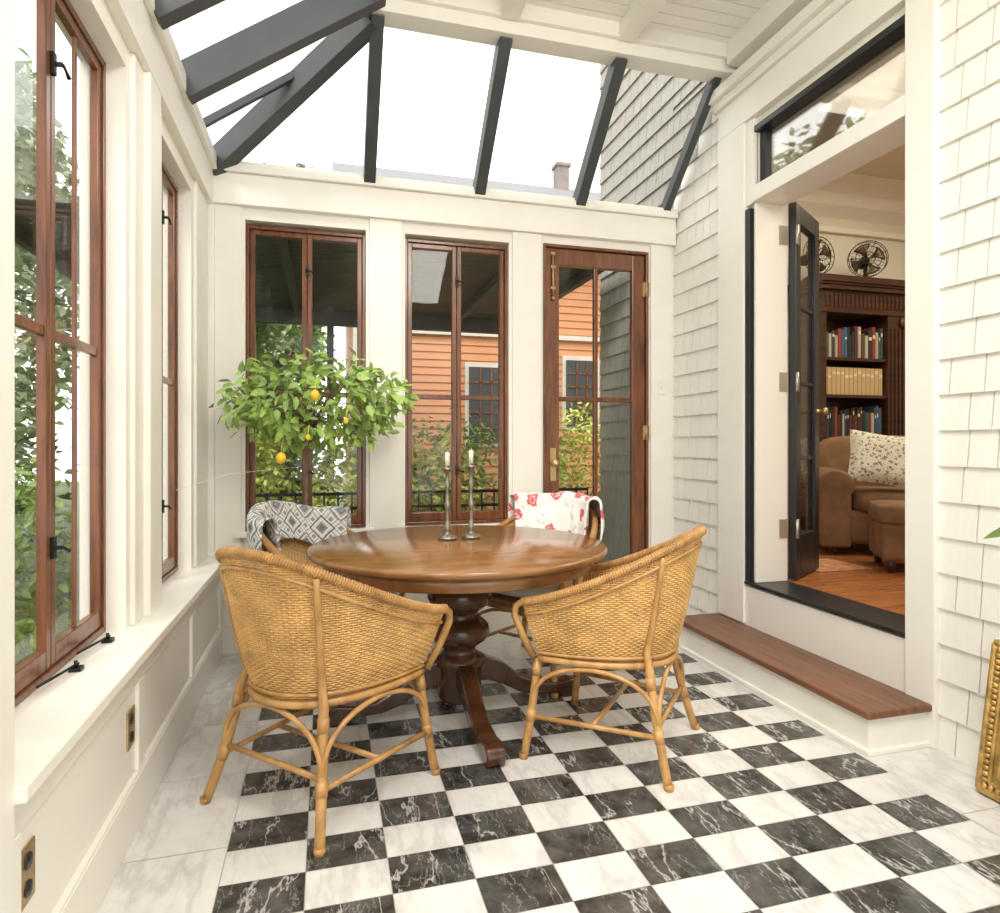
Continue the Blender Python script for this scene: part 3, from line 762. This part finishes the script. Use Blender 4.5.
def fan(loc,rot,lab):
    e=empty('desk_fan',loc,(0,0,rot),lab,'fan',group='antique desk fans')
    b=B(); b.lathe([(0,0),(.085,0),(.088,.015),(.06,.035),(.025,.05),(.018,.10),(.018,.16),(0,.16)],24); b.obj('base',IRON,e)
    b=B(); b.lathe([(0,-.01),(.03,-.01),(.05,.02),(.05,.09),(.03,.12),(0,.12)],20,0,Matrix.Translation((0,.02,.21))@Matrix.Rotation(-math.pi/2,4,'X')); b.obj('motor',IRON,e)
    b=B(); C=Vector((0,-.05,.21))
    for rr,yy in ((.165,0),(.165,-.04),(.11,-.055),(.055,-.06)):
        b.tube([C+Vector((rr*math.cos(q),yy,rr*math.sin(q))) for q in [k*6.2832/36 for k in range(36)]],.0035,6,closed=True)
    for k in range(16):
        q=k*6.2832/16; dr=Vector((math.cos(q),0,math.sin(q)))
        b.tube([C+dr*.02+Vector((0,-.062,0)),C+dr*.11+Vector((0,-.057,0)),C+dr*.165+Vector((0,-.04,0)),C+dr*.168+Vector((0,0,0)),C+dr*.12+Vector((0,.04,0)),C+dr*.04+Vector((0,.05,0))],.002,4)
    b.obj('cage',IRON,e)
    b=B()
    for k in range(4):
        q=k*math.pi/2+.4
        def fn(u,v):
            r_=.02+.125*u; an=q+(v-.5)*1.15*(.35+.65*u)
            return C+Vector((r_*math.cos(an),-.012+.03*(v-.5),r_*math.sin(an)))
        b.grid(fn,6,4)
    b.lathe([(0,-.03),(.02,-.03),(.025,0),(0,.02)],14,0,Matrix.Translation(C)@Matrix.Rotation(math.pi/2,4,'X'))
    b.obj('blades',BRONZ,e,solid=.002)
    return e
fan((4.90,4.84,BT),math.radians(-30),'antique dark bronze caged desk fan on top of the bookcase')
fan((4.34,4.88,BT),math.radians(5),'antique dark bronze caged desk fan on top of the bookcase')

# armchair
e=empty('armchair',(4.10,3.87,DZ0),(0,0,math.radians(-35)),'brown suede club armchair with rolled arms','armchair')
b=B(); b.box(-.48,.48,-.40,.45,.08,.32); b.obj('base',LEATH,e,bevel=.04,seg=4)
for sx in (-1,1):
    b=B(); x=sx*.40
    prof=[]
    for k in range(17):
        q=-.6+k/16*(math.pi+1.2); prof.append((x+.125*math.cos(q),.50+.115*math.sin(q)))
    prof=[(x+.10,.06)]+prof+[(x-.10,.06)]
    b.prism(prof,-.46,.42,'y'); b.obj('arm',LEATH,e,bevel=.02,seg=3)
b=B(); b.blob((0,0,0),(.45,.16,.30),14,0,Matrix.Translation((0,.36,.56))@Matrix.Rotation(-.15,4,'X'),.42); b.obj('backrest',LEATH,e)
b=B(); b.blob((0,-.08,.38),(.29,.38,.09),12,0,None,.45); b.obj('seat',LEATH,e)
for sx in (-1,1):
    for sy in (-.38,.38):
        b=B(); b.lathe([(0,0),(.022,0),(.03,.05),(.035,.085),(0,.085)],14); b.obj('leg',MAHOH,e,loc=(sx*.40,sy,0))
e=empty('ottoman',(3.66,3.15,DZ0),(0,0,math.radians(-35)),'brown suede ottoman in front of the armchair','ottoman')
b=B(); b.box(-.28,.28,-.22,.22,.07,.31); b.obj('base',LEATH,e,bevel=.03,seg=4)
b=B(); b.blob((0,0,.36),(.295,.235,.065),14,0,None,.28); b.obj('cushion',LEATH,e)
for sx in (-1,1):
    for sy in (-.17,.17):
        b=B(); b.lathe([(0,0),(.02,0),(.028,.05),(.03,.08),(0,.08)],12); b.obj('leg',MAHOH,e,loc=(sx*.23,sy,0))
# square pillow: flat corners, plump centre
b=B()
def pil(sg):
    def fn(u,v):
        a,c=u*2-1,v*2-1
        t=.065*((1-a**4)*(1-c**4))**.6
        k=1-.06*(1-abs(a))*(abs(c)) ; k2=1-.06*(1-abs(c))*abs(a)
        return (a*.225*k2,sg*t,c*.20*k)
    return fn
b.grid(pil(-1),18,18,0,None,1,1); b.grid(pil(1),18,18,0,None,1,1)
b.obj('throw_pillow',PILF,loc=(3.84,3.64,DZ0+.69),rot=(-.40,.16,math.radians(-30)),label='patterned cream and charcoal pillow on the armchair',cat='pillow')
b=B(); b.box(2.95,3.35,3.25,3.62,DZ0+.001,DZ0+.009); b.obj('rug',RUG,label='small patterned wool rug on hardwood floor',cat='rug',bevel=.003)

# ---------------------------------------------------------------- outside
b=B(); b.box(-16,16,4.2,30,-.5,-.3); b.box(-16,-.9,-8,4.2,-.5,-.3); b.obj('ground',GRASS,kind=ST,label='garden ground outside the sunroom',cat='ground')
HY=9.0; HX=.42
e=empty('neighbouring_house',(0,0,0),label='orange clapboard house with grey roof and chimney',cat='house')
b=B(); z=-.3
while z<4.3:
    b.add([(HX,HY+.018,z+.11),(9,HY+.018,z+.11),(9,HY,z),(HX,HY,z),(9,HY+.018,z),(HX,HY+.018,z)],[(0,1,2,3),(3,2,4,5)],0); z+=.11
b.box(HX,9,HY+.018,14,-.3,4.3)
b.obj('body',CLAP,e)
b=B(); b.prism([(HY-.5,4.2),(HY-.5,4.32),(11.6,6.22),(14.5,4.3),(14.5,4.2)],HX-.3,9.4,'x'); b.obj('roof',ROOFS,e)
b=B(); b.box(4.32,4.56,11.5,11.75,5.8,6.62); b.box(4.29,4.59,11.47,11.78,6.62,6.68); b.obj('chimney',BRICK,e)
TRW=simple('house_trim',(.62,.58,.50),.5)
DKG=simple('dark_pane',(.05,.06,.07),.08)
for (xc,zc,w_,h_) in [(2.25,1.8,.5,1.1),(3.75,2.0,.5,1.0),(2.75,3.1,.6,.45)]:
    b=B()
    b.box(xc-w_/2-.05,xc+w_/2+.05,HY-.04,HY+.03,zc-h_/2-.05,zc+h_/2+.07); 
    wo=b.obj('window_frame',TRW,e)
    b=B(); b.box(xc-w_/2,xc+w_/2,HY-.06,HY-.041,zc-h_/2,zc+h_/2); b.obj('window_pane',DKG,e)
    b=B()
    for k in range(1,3): b.box(xc-w_/2+k*w_/3-.012,xc-w_/2+k*w_/3+.012,HY-.075,HY-.06,zc-h_/2,zc+h_/2)
    for k in range(1,5): b.box(xc-w_/2,xc+w_/2,HY-.075,HY-.06,zc-h_/2+k*h_/5-.012,zc-h_/2+k*h_/5+.012)
    b.obj('window_muntins',MAHO,e)
b=B(); b.box(HX-.05,HX+.12,HY-.05,HY+.1,-.3,4.3); b.box(HX+.16,9,HY-.05,HY+.03,2.80,2.87); b.obj('corner_board',TRW,e)
# porch roof
e=empty('porch_roof',(0,0,0),label='dark boarded porch roof over the garden path',cat='porch roof')
b=B()
for i in range(21): b.box(-2.2,2.28,4.55+i*.14,4.55+i*.14+.132,2.74,2.76)
b.obj('slats',SLAT,e)
for x in (-2.1,-1.2,-.3,.6,1.5,2.2):
    b=B(); b.box(x-.03,x+.03,4.5,7.45,2.66,2.74); b.obj('beam',SLAT,e)
b=B(); b.box(-2.2,2.3,7.44,7.52,2.58,2.78); b.obj('eave_board',SLAT,e)
for x in (-2.1,.05,2.2):
    b=B(); b.box(x-.035,x+.035,6.8,6.87,-.3,2.66);b.box(x-.06,x+.06,6.78,6.89,-.3,-.15); b.obj('post',SLAT,e)
# fence
e=empty('iron_fence',(0,5.35,-.3),label='black wrought iron garden fence',cat='fence')
b=B()
for z in (1.12,1.0,.15): b.box(-1.6,2.3,-.012,.012,z-.012,z+.012)
b.obj('rail',IRON,e)
b=B()
for i in range(36): 
    x=-1.55+i*.11; b.tube([(x,0,0),(x,0,1.14)],.008,6)
b.obj('pickets',IRON,e)
# foliage
def tree(name,loc,rad,n,lsz,mat,label,cat,trunkh=None):
    e=empty(name,loc,label=label,cat=cat)
    b=B(); th=trunkh if trunkh else .2
    b.tube([(0,0,0),(.05,.03,th*.5),(0,0,th+rad[2]*.5)],[.03+.03*rad[0],.025+.02*rad[0],.015],8)
    for k in range(8):
        a=k*.785; b.tube([(0,0,th),(math.cos(a)*rad[0]*.4,math.sin(a)*rad[1]*.4,th+rad[2]*.8),(math.cos(a)*rad[0]*.8,math.sin(a)*rad[1]*.8,th+rad[2]*U(.6,1.3))],[.02,.014,.005],6)
    b.obj('trunk',BARK,e)
    b=B(); c=Vector((0,0,th+rad[2]))
    cl=[Vector((U(-1,1),U(-1,1),U(-1,1)))*.85 for _ in range(34)]
    for k in range(n):
        q=random.choice(cl)+Vector((random.gauss(0,.17),random.gauss(0,.17),random.gauss(0,.17)))
        if q.length>1.1: q=q.normalized()*U(.85,1.05)
        p=c+Vector((q.x*rad[0],q.y*rad[1],q.z*rad[2]))
        b.leaf(p,Vector((U(-1,1),U(-1,1),U(-.8,.5))),lsz*U(.7,1.3),lsz*.5,Vector((U(-1,1),U(-1,1),1)))
    b.obj('foliage',mat,e)['kind']='stuff'
tree('tree',(-.72,8.0,-.3),(.9,.6,1.6),5600,.12,LEAFG,'leafy green garden tree','tree',.25)
tree('tree',(-1.3,12.2,-.3),(1.3,1.6,2.5),6000,.22,LEAFP,'broad leafy tree behind the garden','tree',.5)
tree('tree',(-3.0,2.6,-.3),(1.0,1.4,1.6),3000,.10,LEAFP,'pale leafy tree beside the sunroom','tree',1.0)
tree('tree',(-3.7,6.6,-.3),(1.5,2.1,2.6),8500,.14,LEAFP,'tall pale leafy garden tree','tree',.1)
tree('tree',(-6.6,11.5,-.3),(2.7,2.6,4.2),12000,.28,LEAFP,'very tall hazy garden tree','tree',.2)
tree('tree',(-2.9,-.3,-.3),(1.0,1.2,1.5),2000,.15,LEAFP,'pale leafy tree beside the sunroom','tree',1.0)
tree('tree',(-1.1,17.5,-.3),(1.3,1.3,1.9),2500,.26,LEAFF,'distant hazy tree top','tree',5.1)
for (x,y,rx,rz,n,mt,lb) in [(-.62,5.95,.42,.82,1800,LEAFY,'yellow green shrub behind the iron fence'),(.28,5.9,.40,.78,1600,LEAFY,'yellow green shrub behind the iron fence'),(1.12,6.0,.36,.80,1600,LEAFY,'yellow green shrub behind the iron fence'),(1.92,5.9,.34,.92,1500,LEAFY,'tall yellow green shrub behind the iron fence'),(1.5,7.9,.7,.95,2300,LEAFG,'green shrub beside the neighbouring house'),(3.2,7.7,.75,.95,2000,LEAFY,'yellow green shrub beside the neighbouring house'),(-1.9,4.2,.5,.7,1500,LEAFG,'green shrub beside the sunroom wall')]:
    tree('shrub',(x,y,-.3),(rx,.38,rz),n,.08,mt,lb,'shrub',.12)

# ---------------------------------------------------------------- light
w=bpy.data.worlds.new('World'); sc.world=w; w.use_nodes=True
bg=w.node_tree.nodes['Background']; bg.inputs[0].default_value=(1,.985,.95,1); bg.inputs[1].default_value=2.55
def area(name,loc,rot,sx,sy,pw,col):
    l=bpy.data.lights.new(name,'AREA'); l.shape='RECTANGLE';l.size=sx;l.size_y=sy;l.energy=pw;l.color=col
    o=bpy.data.objects.new(name,l);COL.objects.link(o);o.location=loc;o.rotation_euler=rot;return o
area('ceiling_area_light',(.9,.6,3.42),(math.radians(32),0,0),1.0,1.4,78,(1,.955,.88))  # added fill light, no fixture in the sunroom, brightens the walls
area('ceiling_area_light',(4.4,2.9,3.7),(0,0,0),2.0,2.0,90,(1,.88,.68))
s=bpy.data.lights.new('sun','SUN');s.energy=2.0;s.angle=.35;s.color=(1,.94,.84);o=bpy.data.objects.new('sun',s);COL.objects.link(o);o.rotation_euler=(math.radians(32),math.radians(-28),0)

# ---------------------------------------------------------------- camera
cd=bpy.data.cameras.new('camera');cam=bpy.data.objects.new('camera',cd);COL.objects.link(cam)
cd.sensor_width=36;cd.lens=634*36/1000;cd.shift_y=-.0115;cd.clip_start=.02
cam.location=(0,0,1.22);cam.rotation_euler=(math.radians(90),0,math.radians(-15.4))
sc.camera=cam
